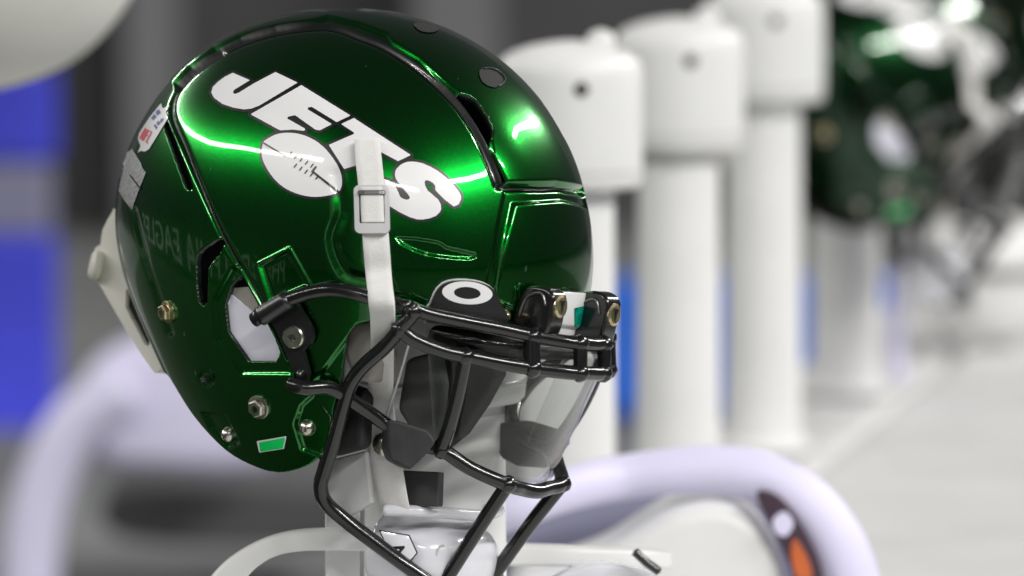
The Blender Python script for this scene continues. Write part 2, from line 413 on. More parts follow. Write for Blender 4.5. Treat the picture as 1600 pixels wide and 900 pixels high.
# --- painted marks on the shell
Z3 = lambda pts: [(320+x*.2889, 100+y*.2889) for x, y in pts]
LJ = Z3([(155, 52), (248, 92), (215, 112), (165, 143), (155, 158), (165, 166), (185, 160), (270, 108), (385, 48), (505, 105), (300, 228), (255, 245), (215, 249), (160, 240), (100, 220), (55, 188), (39, 158), (48, 127), (75, 100), (110, 74)])
LE = Z3([(525, 118), (790, 282), (715, 318), (580, 235), (548, 242), (690, 328), (625, 362), (600, 358), (490, 280), (438, 292), (545, 352), (545, 365), (480, 358), (410, 362), (250, 275)])
LT = Z3([(808, 295), (1115, 495), (1045, 528), (955, 480), (840, 545), (755, 570), (672, 440), (815, 378), (738, 328)])
LS = smooth(Z3([(1030, 585), (1045, 558), (1080, 536), (1120, 530), (1180, 540), (1260, 580), (1330, 640), (1375, 695), (1384, 735), (1345, 773), (1250, 690), (1247, 665), (1225, 640), (1197, 630), (1188, 645), (1205, 685), (1262, 735), (1278, 785), (1250, 822), (1180, 842), (1110, 830), (1000, 770), (930, 700), (965, 622), (1030, 660), (1055, 715), (1085, 735), (1108, 730), (1105, 715), (1060, 660), (1032, 620)]), 2)
BALL = smooth(Z3([(318, 430), (345, 405), (400, 380), (470, 375), (545, 390), (620, 430), (680, 490), (725, 560), (742, 620), (738, 665), (720, 692), (680, 710), (600, 720), (520, 708), (440, 675), (380, 625), (335, 560), (312, 500)]), 3)
def sf_logo(p): return np.min([sdf(p, q) for q in (LJ, LE, LT, LS, BALL)], 0)-4.2
decal('logo_outline', sf_logo, (322, 102, 728, 352), 1.6, .0003, M['black_decal'], shell)
for nm, q in (('letter', LJ), ('letter', LE), ('letter', LT), ('letter', LS), ('football_emblem', BALL)):
    poly_decal(nm, q, 1.3, .0006, M['white_decal'], shell)
stroke_decal('emblem_seam', [Z3([(325, 432), (440, 500)])], 1.3, .8, .0009, M['black_decal'], shell)
stroke_decal('emblem_seam', [Z3([(585, 583), (718, 688)]), Z3([(585, 583), (603, 560)])], 1.7, .8, .0009, M['black_decal'], shell)
lace = []
for i in range(5):
    x, y = 466+i*29, 488+i*16
    lace += [Z3([(x-5, y+8), (x+7, y-8)]), Z3([(x+22, y+72), (x+34, y+56)])]
stroke_decal('emblem_laces', lace, 1.1, .7, .0009, M['black_decal'], shell)
Z6 = lambda pts: [(160+x*.2111, 150+y*.2111) for x, y in pts]
SHIELD = Z6([(425, 45), (438, 88), (485, 60), (460, 112), (475, 160), (400, 285), (335, 390), (305, 408), (275, 402), (250, 418), (262, 388), (272, 368), (253, 312), (262, 268), (340, 150)])
poly_decal('league_shield', SHIELD, .8, .0005, M['white_decal'], shell)
for q in ([(385, 112), (412, 92), (424, 122), (396, 140)], [(352, 160), (378, 128), (392, 150), (368, 176)], [(425, 165), (448, 160), (436, 188), (418, 192)], [(392, 190), (412, 178), (424, 200), (402, 216)], [(372, 212), (386, 205), (402, 228), (390, 246)]):
    poly_decal('shield_blue_field', Z6(q), .7, .0008, M['blue'], shell)
def sl(u, v): return (318+u*19+v*42*.478, 290+u*11-v*42*.878)   # shield lettering frame
stroke_decal('shield_letters', [Z6([sl(*q) for q in l]) for l in ([(-1.5, -1), (-1.5, 1), (-.75, -1), (-.75, 1)], [(-.2, -1), (-.2, 1), (.45, 1)], [(-.2, .1), (.3, .1)], [(.95, 1), (.95, -1), (1.6, -1)])], 1.0, .5, .0008, M['red'], shell)
STK = Z6([(210, 388), (262, 470), (278, 500), (285, 530), (312, 560), (265, 680), (205, 842), (150, 770), (104, 690), (120, 560), (168, 415)])
poly_decal('grey_sticker', STK, 1, .0005, M['silver'], shell)
stroke_decal('sticker_line', [Z6([(198, 585), (272, 682)])], 1.1, .7, .0008, M['black_decal'], shell)
poly_decal('sticker', [(400, 690), (447, 682), (443, 702), (404, 708)], 1.2, .0008, M['white_decal'], shell)
poly_decal('sticker', [(404, 692), (445, 684), (441, 701), (406, 706)], 1.2, .0011, M['bright'], shell)

# dark gaskets in the panel joints
stroke_decal('panel_gasket', [REAR_SEAM], 3.0, 1.2, .0005, M['rim'], shell)
stroke_decal('panel_gasket', [CROWN_SEAM+np.array([1.5, -2.0])], 5.8, 1.3, .0006, M['black_decal'], shell)
stroke_decal('panel_gasket', [[(779, 288), (792, 293), (850, 294), (900, 292)]], 2.2, 1.1, .0007, M['black_decal'], shell)

# crown vent just past the middle ridge
poly_decal('crown_vent', TOPVENT, 1.1, .0006, M['inner'], shell, grow=2)
poly_decal('crown_vent', smooth([(645, 41), (660, 40), (684, 47), (676, 54), (656, 52)], 3), 1.0, .0006, M['inner'], shell)
stroke_decal('crown_vent_rim', [TOPVENT[2:14]], 1.1, .8, .0016, M['gun'], shell, thick=.001)

# --- screws and snaps on the shell
def surf(px, py, off=0):
    p = np.array([[px, py]], float); H = hit(p); n = grad(f_shell, H); return (H+n*(off+disp(p)[0]))[0], n[0]
def bolt(px, py, rpx, m, style='dome', nm='bolt', off=0):
    c, n = surf(px, py, off); r = rpx/2612
    if style == 'hex':
        V, Fc = lathe([(r*1.25, -.002), (r*1.25, .0012), (r*1.05, .0018)], 28, c, n); a = mesh(nm, V, Fc, m, helmet, True); sharp(a)
        V, Fc = lathe([(r*.95, .0), (r*.95, .0042), (r*.8, .0052), (r*.42, .0052), (r*.4, .0032)], 6, c, n); b = mesh('hex_head', V, Fc, m, a, False)
        V, Fc = lathe([(r*.36, .0035), (r*.36, .0040)], 12, c, n); mesh('socket', V, Fc, M['black'], a, False)
    elif style == 'flat':
        V, Fc = lathe([(r*1.02, -.002), (r*1.02, .002), (r*.9, .0028), (r*.3, .0030), (r*.25, .0022)], 28, c, n); a = mesh(nm, V, Fc, m, helmet, True); sharp(a)
        u = np.cross(n, [0, 0, 1.]); u /= np.linalg.norm(u); v = np.cross(n, u)
        for d in (u, v):
            V, Fc = tube([c+n*.0029-d*r*.42, c+n*.0029+d*r*.42], r*.10, 6, 1); mesh('cross_slot', V, Fc, M['darksteel'], a, False)
    else:
        V, Fc = lathe([(r*1.1, -.002), (r*1.1, .001), (r*.95, .0026), (r*.7, .0042), (r*.35, .0050), (r*.3, .0042), (r*.05, .0040)], 24, c, n); a = mesh(nm, V, Fc, m, helmet, True); sharp(a, 50)
    return a
bolt(260, 488, 14, M['brass'], 'hex'); bolt(403, 637, 15, M['steel'], 'hex')
bolt(350, 683, 11, M['steel']); bolt(476, 672, 12, M['steel']); bolt(320, 592, 5, M['black'], 'dome', 'snap')

# --- face mask: bars traced on the near half, mirrored to the far half
def P3(t):
    if not isinstance(t[2], str): return PY(*t)
    p = np.array([[t[0], t[1]]], float); H = hit(p); n = grad(f_shell, H); return (H+n*(.013 if len(t) < 4 else t[3]))[0]
BR = .0043
def bar(pts, r=BR, nm='face_mask_bar', mir=True, sym=False):
    P = np.array([P3(t) for t in pts])
    if sym:
        P = np.concatenate([P, mirror(P[:-1][::-1])])
        V, Fc = tube(P, r, 14, 6); return [mesh(nm, V, Fc, M['bar'], helmet)]
    V, Fc = tube(P, r, 14, 6); out = [mesh(nm, V, Fc, M['bar'], helmet)]
    if mir:
        V, Fc = tube(mirror(P), r, 14, 6); out.append(mesh(nm, V, Fc, M['bar'], helmet))
    return out
S = 'shell'
brow = [(640, 480, -.104), (666, 490, -.0955), (720, 502, -.079), (780, 514, -.059), (830, 525, -.0415), (880, 534, -.022), (905, 537, -.013), (925, 539, 0)]
bar(brow, sym=True)
bar([(428, 487, S), (463, 466, S), (505, 452, S), (537, 450, S), (569, 457, S), (605, 468, S), (640, 480, -.103)])
bar([(624, 514, -.1045), (645, 530, -.0985), (690, 548, -.086), (730, 557, -.0745), (780, 567, -.058), (830, 575, -.0415), (880, 581, -.022), (905, 583, -.013), (924, 584, 0)], sym=True)
bar([(652, 484, -.100), (640, 496, -.103), (624, 515, -.104), (600, 543, -.100), (567, 573, -.098), (548, 600, -.095), (535, 640, -.091), (521, 690, -.086), (507, 735, -.081), (501, 760, -.078), (509, 785, -.073), (540, 813, -.065), (590, 851, -.055), (640, 888, -.045), (690, 925, -.030), (725, 948, -.012), (745, 955, 0)], BR*1.04, sym=True)
bar([(466, 592, S), (490, 598, S), (515, 606, -.102), (550, 626, -.088), (600, 661, -.070), (640, 690, -.064), (690, 703, -.059), (735, 732, -.048), (792, 757, -.030), (815, 764, -.0145), (838, 768, 0)], sym=True)
bar([(727, 557, -.075), (714, 620, -.070), (702, 665, -.065), (689, 702, -.0595)])
bar([(832, 525, -.041), (831, 550, -.0415), (832, 576, -.0415)], .005)
bar([(906, 537, -.013), (907, 560, -.0132), (906, 583, -.013)], .0042)
bar([(793, 757, -.030), (748, 825, -.027), (700, 900, -.025), (668, 948, -.024)])

def weld(px, py, y, r=.0054):
    for sg in (1, -1):
        c = PY(px, py, y)*np.array([1, sg, 1]); k = 1+.15*RNG.random(3)
        V, Fc = lathe([(r*.25, -r), (r*.75, -r*.7), (r*k[0], -r*.1), (r*.85*k[1], r*.5), (r*.3, r)], 12, c, (RNG.random()-.5, RNG.random()-.5, 1)); mesh('weld', V, Fc, M['bar'], helmet)
for a in ((727, 557, -.075), (832, 526, -.0412), (832, 576, -.0415), (906, 537, -.013), (906, 583, -.013), (793, 757, -.030), (690, 703, -.059), (646, 487, -.102), (624, 515, -.104)): weld(*a)

# angular guards where the lower bars meet the chin strap
HEX = [(606, 655), (624, 657), (669, 671), (683, 690), (669, 709), (641, 736), (612, 722), (604, 700)]
for sgn in (1, -1):
    A = np.array([PY(x, y, -.074) for x, y in HEX]); B = np.array([PY(642+(x-642)*.9-13, 695+(y-695)*.9, -.062) for x, y in HEX])
    V, Fc = prism(A, B); V = V if sgn == 1 else mirror(V)
    o = mesh('strap_guard', V, Fc, M['dgrey'], helmet, False, [('BEVEL', dict(width=.002, segments=2))]); fix(o)

# side clips
def clip_side(sgn):
    poly = smooth([(420, 492), (440, 474), (464, 462), (474, 478), (494, 512), (493, 534), (480, 546), (490, 583), (478, 590), (456, 552), (444, 522), (432, 500)], 2)
    o = poly_decal('side_clip', poly, 1.6, .0075, M['black'], helmet, thick=.005, bevel=.0008)
    return o
clip = clip_side(1)
V, Fc = tube([P3((424, 491, S)), P3((444, 478, S)), P3((466, 464, S))], .0058, 16, 3); mesh('clip_sleeve', V, Fc, M['gun'], clip)
V, Fc = tube([P3((415, 496, S)), P3((430, 486, S))], .0045, 12, 2); mesh('clip_pin', V, Fc, M['gun'], clip)
bolt(468, 523, 17, M['steel'], 'flat', 'clip_screw', .0075)
bolt(479, 578, 6, M['darksteel'], 'dome', 'clip_screw', .0075)

# front loop clips
def loop_clip(cx, cy, y, hz, w=.0075):
    # rounded block that hooks over the brow bar, with a screw disc set in its front
    c0 = PY(cx, cy, y)
    out = smooth([(-.013, -hz*.75), (-.013, hz*.5), (-.007, hz*.95), (.003, hz), (.009, hz*.72), (.0105, hz*.2), (.012, -hz*.5), (.011, -hz*.95), (.004, -hz*1.0), (-.006, -hz*.95)], 3)
    A = np.array([c0+np.array([x+z*.12, -w, z]) for x, z in out]); B = A+np.array([0, 2*w, 0])
    V, Fc = prism(A, B)
    o = mesh('front_clip', V, Fc, M['bar'], helmet, True, [('BEVEL', dict(width=.0018, segments=3, limit_method='ANGLE', angle_limit=math.radians(50)))]); fix(o); sharp(o, 45)
    c1 = c0+np.array([.0095, 0, hz*.35])
    V, Fc = lathe([(.0068, -.004), (.0068, .0022), (.0052, .0030)], 22, c1, (1, 0, .18)); mesh('clip_screw', V, Fc, M['brass'], o, False)
    V, Fc = tube([c1+np.array([.003, 0, -.004]), c1+np.array([.0034, 0, .004])], .0009, 6, 1); mesh('screw_slot', V, Fc, M['black'], o, False)
    V, Fc = tube([c0+np.array([-.010, -w-.0005, -hz*.5]), c0+np.array([-.008, -w-.0005, hz*.35]), c0+np.array([.001, -w-.0005, hz*.75]), c0+np.array([.006, -w-.0005, hz*.3])], .0008, 8, 6); mesh('clip_ridge', V, Fc, M['darksteel'], o)
    return o
loop_clip(848, 484, -.030, .0135); loop_clip(931, 500, .026, .017)

# white front bumper with a teal print
poly_decal('front_bumper', [(812, 512), (824, 480), (838, 452), (880, 455), (922, 457), (935, 520), (820, 524)], 2, .005, M['white_decal'], helmet, thick=.0045)
poly_decal('bumper_print', [(884, 478), (918, 470), (914, 503), (884, 507)], 1.5, .0053, M['teal'], helmet)

# visor pod with oval ring, visor screw
POD = smooth([(664, 500), (672, 470), (684, 446), (704, 437), (738, 438), (760, 447), (770, 466), (777, 503)], 3)
pod = poly_decal('visor_clip', POD, 1.8, .0098, M['black'], helmet, dispf=False, thick=.006, bevel=.0012)
poly_decal('clip_rim', POD, 1.8, .0055, M['buckle'], pod, grow=2.0, thick=.003, dispf=False)
def ring(p):
    e = lambda rx, ry: (np.hypot((p[:, 0]-723)/rx, (p[:, 1]-454-(p[:, 0]-723)*.05)/ry)-1)*min(rx, ry)
    return np.maximum(e(36, 17), -e(19, 9))
decal('oval_ring_mark', ring, (684, 434, 762, 476), .9, .0102, M['white_decal'], pod, dispf=False)
bolt(784, 491, 9, M['brass'], 'dome', 'visor_screw', .004)

# visor
def visor():
    V = []; nu, nv = 60, 22
    ct, cb = PY(908, 545, 0), PY(832, 756, 0)
    st, sb = PY(668, 515, -.080), PY(680, 690, -.050)
    for j in range(nv+1):
        v = j/nv; c = ct+(cb-ct)*v; s = st+(sb-st)*v
        for i in range(nu+1):
            t = (i/nu*2-1)*math.pi/2; ca = max(math.cos(t), 0)**.85
            x = s[0]+(c[0]-s[0])*ca; y = abs(s[1])*math.sin(t); z = s[2]+(c[2]-s[2])*ca
            V.append((x, y, z))
    i = (np.arange(nv)[:, None]*(nu+1)+np.arange(nu)).ravel()
    return mesh('visor', V, np.stack([i, i+1, i+nu+2, i+nu+1], 1), M['visor'], helmet, True, [('SOLIDIFY', dict(thickness=.0022, offset=0))])
visor()
V, Fc = tube([PY(640, 533, -.084), PY(622, 595, -.072), PY(603, 655, -.064), PY(597, 690, -.058)], .0009, 8, 5); mesh('visor_edge', V, Fc, M['buckle'], helmet)
V, Fc = lathe([(.0068, -.004), (.0068, .001), (.005, .002), (.0035, .0035), (.001, .004)], 24, PY(600, 694, -.060), (.25, -1, 0)); sharp(mesh('strap_snap', V, Fc, M['steel'], helmet))

# strap, buckle, chin cup
def ribbon(nm, pts, m, thick=.0018, parent=None, off=.004):
    L = []; Rr = []
    for x, y, yy, hw in pts:
        for lst, sx in ((L, -hw), (Rr, hw)):
            if yy is None:
                p = np.array([[x+sx, y]], float); H = hit(p); n = grad(f_shell, H); lst.append((H+n*(off+disp(p)[0]))[0])
            else: lst.append(PY(x+sx, y, yy))
    Ls, Rs = smooth(L, 5, False), smooth(Rr, 5, False); n = len(Ls); K = 5
    V = np.concatenate([Ls+(Rs-Ls)*(k/(K-1)) for k in range(K)])
    Fc = [(k*n+i, k*n+i+1, (k+1)*n+i+1, (k+1)*n+i) for k in range(K-1) for i in range(n-1)]
    o = mesh(nm, V, Fc, m, parent or helmet, True, [('SOLIDIFY', dict(thickness=thick, offset=0)), ('BEVEL', dict(width=.0004, segments=1, limit_method='ANGLE'))])
    return o
ribbon('chin_strap', [(575, 222, None, 19), (577, 250, None, 20), (581, 285, None, 20), (586, 340, None, 20), (590, 390, None, 20), (593, 430, None, 20), (596, 470, -.1145, 20), (598, 500, -.107, 19), (597, 560, -.086, 18), (594, 640, -.060, 22), (600, 700, -.056, 24), (608, 750, -.054, 24), (614, 785, -.051, 24), (618, 800, -.047, 24)], M['strap'])
def bk(p):
    o = np.maximum(np.abs(p[:, 0]-584-(p[:, 1]-330)*.03)-26, np.abs(p[:, 1]-330)-36)+0
    q = np.abs(np.stack([p[:, 0]-584-(p[:, 1]-330)*.03, p[:, 1]-330], 1))-[18, 28]
    od = np.hypot(*np.maximum(q, 0).T)+np.minimum(q.max(1), 0)-8
    q2 = np.abs(np.stack([p[:, 0]-584-(p[:, 1]-330)*.03, p[:, 1]-327], 1))-[17, 22]
    idd = np.hypot(*np.maximum(q2, 0).T)+np.minimum(q2.max(1), 0)-2
    return np.maximum(od, -idd)
buckle = decal('strap_buckle', bk, (552, 288, 616, 372), 1.5, .0085, M['buckle'], helmet, thick=.004, bevel=.0008)
ribbon('strap_fold', [(582, 296, None, 17), (584, 308, None, 17), (585, 335, None, 17), (586, 350, None, 17)], M['strap'], .0025, buckle, .0075)
ribbon('buckle_bar', [(563+21, 302, None, 20), (563+21, 309, None, 20)], M['darksteel'], .002, buckle, .0088)
# lower strap tab below the jaw
A = np.array([PY(x, y, -.062) for x, y in [(502, 722), (572, 704), (580, 786), (548, 806), (516, 806)]])
V, Fc = prism(A, A+np.array([0, .004, 0])); fix(mesh('lower_strap', V, Fc, M['buckle'], helmet, False, [('BEVEL', dict(width=.001, segments=2))]))
CC = PY(662, 862, 0.0); CA = np.array([.036, .050, .034])
def f_cup(P):
    q = np.abs((P-CC)/CA); return (q[:, 0]**2.3+q[:, 1]**2.5+q[:, 2]**2.6)**(1/2.4)-1
def cup():
    n = 44; V = []; Fc = []
    for i in range(n+1):
        th = math.pi*i/n
        for j in range(2*n):
            ph = 2*math.pi*j/(2*n); d = np.array([math.sin(th)*math.cos(ph), math.sin(th)*math.sin(ph), math.cos(th)])
            e = np.abs(d/CA); r = (e[0]**2.3+e[1]**2.5+e[2]**2.6)**(-1/2.4)
            p = d*r
            if p[0] < -.012: p[0] = -.012
            V.append(CC+p)
    for i in range(n):
        for j in range(2*n):
            Fc.append((i*2*n+j, (i+1)*2*n+j, (i+1)*2*n+(j+1) % (2*n), i*2*n+(j+1) % (2*n)))
    return mesh('chin_cup', V, np.array(Fc), M['cup'], helmet)
chin = cup()
kw = dict(f=f_cup, dispf=False)
PENT = [(592, 828), (640, 836), (653, 864), (638, 882), (614, 876)]
decal('cup_badge', lambda p: sdf(p, PENT), bbox(PENT), 1.2, .0006, M['dgrey'], chin, **kw)
decal('cup_badge_face', lambda p: sdf(p, PENT)+2.2, bbox(PENT), 1.2, .0010, M['cup'], chin, **kw)
stroke_decal('cup_mark', [[(615, 856), (631, 855)], [(631, 855), (622, 866)]], 2, .8, .0013, M['black_decal'], chin, **kw)
def cring(p): return np.abs(np.hypot((p[:, 0]-690)/8, (p[:, 1]-866)/13)-1)*8-1.4
decal('cup_vent', cring, (676, 846, 704, 886), .9, .0006, M['buckle'], chin, **kw)
def cring2(p): return (np.hypot((p[:, 0]-690)/8, (p[:, 1]-866)/13)-.55)*8
decal('cup_vent', cring2, (676, 846, 704, 886), .9, .0006, M['grey'], chin, **kw)
V, Fc = tube([CC+np.array([.0, -.052, .026]), CC+np.array([.02, -.04, .031]), CC+np.array([.033, 0, .032]), CC+np.array([.02, .04, .031]), CC+np.array([0, .052, .026])], .0035, 12, 6); mesh('cup_rim', V, Fc, M['cup'], chin)

# pads inside
def pad(nm, poly, y, th, m, bev=.004):
    A = np.array([PY(a, b, y) for a, b in poly]); B = A+np.array([0, th, 0])
    V, Fc = prism(A, B); o = mesh(nm, V, Fc, m, helmet, False, [('BEVEL', dict(width=bev, segments=3))]); fix(o); return o
pad('jaw_pad', [(540, 505), (590, 497), (600, 560), (575, 600), (548, 590), (534, 550)], -.088, .018, M['beige'])
pad('jaw_pad', [(628, 735), (686, 738), (684, 792), (632, 790)], -.045, .006, M['dgrey'], .001)
pad('jaw_pad', [(632, 560), (690, 545), (700, 600), (690, 705), (650, 690), (618, 640)], -.046, .012, M['grey'])
pad('jaw_pad', [(688, 540), (772, 550), (776, 585), (750, 632), (718, 678), (688, 702)], -.044, .012, M['inner'], .002)
poly_decal('ear_pad', [(330, 462), (352, 462), (432, 528), (452, 560), (440, 582), (370, 582), (332, 525)], 2, -.0062, M['padw'], helmet, thick=.006, dispf=False)
poly_decal('ear_pad', [(350, 452), (395, 448), (446, 545), (432, 532), (352, 466)], 2, -.0072, M['beige'], helmet, thick=.006, dispf=False)
pad('brow_pad', [(660, 505), (800, 515), (810, 560), (660, 560)], -.04, .08, M['inner'], .008)

# black pad under the jaw line
pad('jaw_pad', [(505, 640), (545, 600), (570, 610), (566, 700), (520, 712), (500, 706)], -.076, .012, M['inner'])

# rear bumper
RB = [(180, 327), (190, 360), (199, 399), (219, 454), (256, 542), (257, 564), (246, 582), (235, 575), (196, 515), (157, 447), (146, 436), (142, 414), (149, 386), (157, 382), (160, 359), (175, 331)]
SL = [(197, 447), (203, 455), (234, 530), (233, 543), (226, 538), (196, 480)]
def rear_bumper():
    pr, Fq = px_grid(lambda p: np.maximum(sdf(p, smooth(RB, 2)), -sdf(p, SL)), bbox(RB), 1.6)
    V = np.array([PY(a, b, -.024) for a, b in pr])
    return mesh('rear_bumper', V, Fq, M['cream'], helmet, True, [('SOLIDIFY', dict(thickness=.040, offset=-1)), ('BEVEL', dict(width=.0016, segments=3, limit_method='ANGLE', angle_limit=math.radians(60)))])
rb = rear_bumper()
if True:
    # solidify must grow away from the camera
    n = rb.data.polygons[0].normal
    if n.y > 0: rb.data.flip_normals()
A = np.array([PY(a, b, -.0205) for a, b in SL])
V, Fc = prism(A, A+np.array([0, .030, 0])); fix(mesh('slot_liner', V, Fc, M['black'], rb, False))
V, Fc = lathe([(.0075, 0), (.009, .002), (.009, .005), (.007, .0072), (.003, .0076)], 20, PY(159, 416, -.024), (-.75, -.66, 0)); sharp(mesh('bumper_knob', V, Fc, M['cream'], rb))

# ------------------------------------------------------------------ posts
Zb = CAM[2]-.62                  # level of the bench seat the posts stand on
def make_post(top, r=.0335, cap_r=.0549, label='', knob=True):
    o = empty('helmet_post', (0, 0, 0)); h = top
    V, Fc = lathe([(r*1.35, 0), (r*1.35, .006), (r*1.08, .012), (r*1.05, .03), (r, h-.11)], 40); sharp(mesh('post', V, Fc, M['white'], o))
    c = h-.11; R_ = cap_r
    prof = [(r*.98, c+.004), (R_*.93, c), (R_*.985, c+.003), (R_, c+.009), (R_, c+.082), (R_*.985, c+.09), (R_*.94, c+.096), (R_*.80, c+.1015), (R_*.55, c+.106), (R_*.25, c+.109), (.004, c+.11)]
    V, Fc = lathe(prof, 48); cp = sharp(mesh('cap', V, Fc, M['white'], o), 60)
    V, Fc = lathe([(R_*1.012, c+.012), (R_*1.012, c+.0145)], 48); mesh('cap_seam', V, Fc, M['buckle'], cp)
    V, Fc = lathe([(.0055, 0), (.0055, .0015), (.003, .002)], 16, (math.sin(.15)*R_*.99, -math.cos(.15)*R_*.99, c+.076), (math.sin(.15), -math.cos(.15), 0)); mesh('screw', V, Fc, M['dgrey'], cp)
    if knob:
        V, Fc = lathe([(.004, 0), (.004, .008), (.009, .011), (.0115, .018), (.009, .025), (.003, .028)], 20, (R_*.42, 0, c+.090)); mesh('knob', V, Fc, M['white'], cp)
    return o
def post_at(px, d): 
    p = at(px, 500, d); return np.array([p[0], p[1], Zb])
hero_post = make_post(.355, .042, knob=False)
p0 = at(680, 700, DIST+.03); hero_post.location = (p0[0], p0[1], Zb)
tag(hero_post, 'white plastic post standing inside the sharp green helmet in front', 'post', 'white helmet posts along the bench')
specs = [(890, 4.4, .003, 'bare white helmet post right beside the sharp green helmet'),
         (1060, 4.9, .0, 'bare white helmet post, middle one of the three bare posts'),
         (1193, 5.4, .012, 'bare white helmet post farthest right, partly covering a dark helmet behind'),
         (1322, 5.9, .0, 'white helmet post under the blurred dark green helmet')]
for px, d, dz, lab in specs:
    q = make_post(.42+dz)
    q.location = post_at(px, d); tag(q, lab, 'post', 'white helmet posts along the bench')

# ------------------------------------------------------------------ holder hoops under the helmet
def band(nm, top, bot, th, m, parent=None):
    T = smooth(top, 6, False); B = smooth(bot, 6, False); n = len(T)
    A = np.array([at(*t) for t in T]); C = np.array([at(*t) for t in B]); off = np.array([0, th, 0])
    V = np.concatenate([A, C, A+off, C+off]); Fc = []
    for i in range(n-1):
        Fc += [(i, i+1, n+i+1, n+i), (2*n+i+1, 2*n+i, 3*n+i, 3*n+i+1), (i+1, i, 2*n+i, 2*n+i+1), (n+i, n+i+1, 3*n+i+1, 3*n+i)]
    for e in (0, n-1): Fc.append((e, n+e, 3*n+e, 2*n+e))
    o = mesh(nm, V, Fc, m, parent, True, [('BEVEL', dict(width=.002, segments=3, limit_method='ANGLE'))]); fix(o); return o
d0 = 3.50
hoop = empty('post_cradle', tuple(at(600, 1000, d0)))
tag(hoop, 'white plastic hoop and crossbar cradling the post below the sharp helmet', 'cradle')
def keep(o, par):
    o.parent = par; o.matrix_parent_inverse = Matrix.Translation(-Vector(par.location)); return o
keep(band('hoop', [(585, 828, d0-.03), (520, 828, d0-.03), (465, 831, d0-.03), (415, 843, d0-.03), (370, 866, d0-.03), (335, 896, d0-.03), (305, 940, d0-.03), (290, 1000, d0-.03), (284, 1140, d0-.03), (284, 1284, d0-.03)],
     [(585, 862, d0-.03), (520, 861, d0-.03), (470, 862, d0-.03), (430, 870, d0-.03), (398, 890, d0-.03), (375, 918, d0-.03), (352, 955, d0-.03), (340, 1000, d0-.03), (334, 1140, d0-.03), (334, 1284, d0-.03)], .014, M['white']), hoop)
keep(band('crossbar', [(690, 852, 3.6), (800, 854, 3.6), (900, 857, 3.6), (1000, 861, 3.62), (1050, 866, 3.66)],
     [(690, 884, 3.6), (800, 885, 3.6), (900, 886, 3.6), (1000, 889, 3.62), (1050, 890, 3.66)], .02, M['white']), hoop)
keep(band('hoop', [(820, 960, 3.58), (850, 918, 3.58), (890, 892, 3.58), (935, 882, 3.58), (985, 888, 3.58), (1030, 908, 3.58), (1060, 950, 3.58), (1075, 1080, 3.58), (1078, 1225, 3.58)],
     [(860, 970, 3.58), (880, 935, 3.58), (905, 915, 3.58), (937, 908, 3.58), (975, 914, 3.58), (1005, 930, 3.58), (1025, 965, 3.58), (1037, 1080, 3.58), (1040, 1225, 3.58)], .02, M['cup']), hoop)
V, Fc = tube([at(992, 862, 3.57), at(1003, 872, 3.57), at(1012, 880, 3.57), at(1030, 893, 3.57)], .0028, 10, 4); keep(mesh('hook', V, Fc, M['gun']), hoop)
keep(band('upright', [(508, 800, d0-.012), (535, 800, d0-.012), (562, 800, d0-.012)], [(508, 1265, d0-.012), (535, 1265, d0-.012), (562, 1265, d0-.012)], .006, M['white']), hoop)

# ------------------------------------------------------------------ bench with moulded arm loops
bench = empty('sideline_bench', tuple(post_at(1060, 4.9))); BL = Vector(bench.location)
tag(bench, 'long white moulded sideline bench carrying the row of helmet posts', 'bench')
dirv = np.array([.195, 1, 0]); dirv /= np.linalg.norm(dirv); side = np.array([dirv[1], -dirv[0], 0])
o0 = post_at(1060, 4.9)
def bx(nm, s0, s1, l0, l1, z0, z1, m, bev=.02):
    c = [o0+side*s+dirv*l for s, l in ((s0, l0), (s1, l0), (s1, l1), (s0, l1))]
    A = np.array([[p[0], p[1], z0] for p in c]); B = np.array([[p[0], p[1], z1] for p in c])
    V, Fc = prism(A, B); o = mesh(nm, V, Fc, m, None, True, [('BEVEL', dict(width=bev, segments=4))]); fix(o); sharp(o, 50); keep(o, bench); return o
bx('seat', .06, .95, -2.6, 6, Zb-.06, Zb-.001, M['seat'], .025)
bx('post_ledge', -.09, .055, -2.6, 6, Zb-.09, Zb-.004, M['seat'], .012)
bx('front_panel', .08, .90, -2.55, 5.9, Zb-.42, Zb-.065, M['buckle'], .01)
for l in np.arange(-2.0, 6, .62):
    bx('seat_rib', .12, .90, l, l+.02, Zb-.003, Zb+.0025, M['seat'], .001)
loop = [(735, 1080, 3.95), (735, 950, 3.95), (742, 850, 3.95), (770, 812, 3.95), (820, 790, 3.95), (880, 767, 3.97), (960, 748, 4.0), (1050, 737, 4.0), (1130, 735, 4.0), (1200, 752, 4.0), (1260, 792, 4.0), (1305, 855, 4.0), (1330, 930, 4.0), (1340, 1020, 4.0), (1345, 1100, 4.0)]
V, Fc = tube([at(*t) for t in loop], [.011, .011, .011, .012, .014, .015, .0155, .016, .017, .019, .021, .022, .022, .022, .022], 24, 6); keep(mesh('arm_loop', V, Fc, M['lav']), bench)
def blob(nm, poly, d, th, m, bev):
    P = smooth(poly, 4); A = np.array([at(x, y, d) for x, y in P]); V, Fc = prism(A, A+np.array([0, th, 0]))
    o = mesh(nm, V, Fc, m, None, True, [('BEVEL', dict(width=bev, segments=5, limit_method='ANGLE', angle_limit=math.radians(50)))]); fix(o); sharp(o, 60); return o
keep(blob('arm_shell', [(800, 915), (870, 888), (950, 858), (1010, 820), (1060, 795), (1120, 786), (1172, 806), (1208, 850), (1228, 910), (1235, 1050), (1000, 1080), (800, 1050)], 3.98, .10, M['white'], .012), bench)
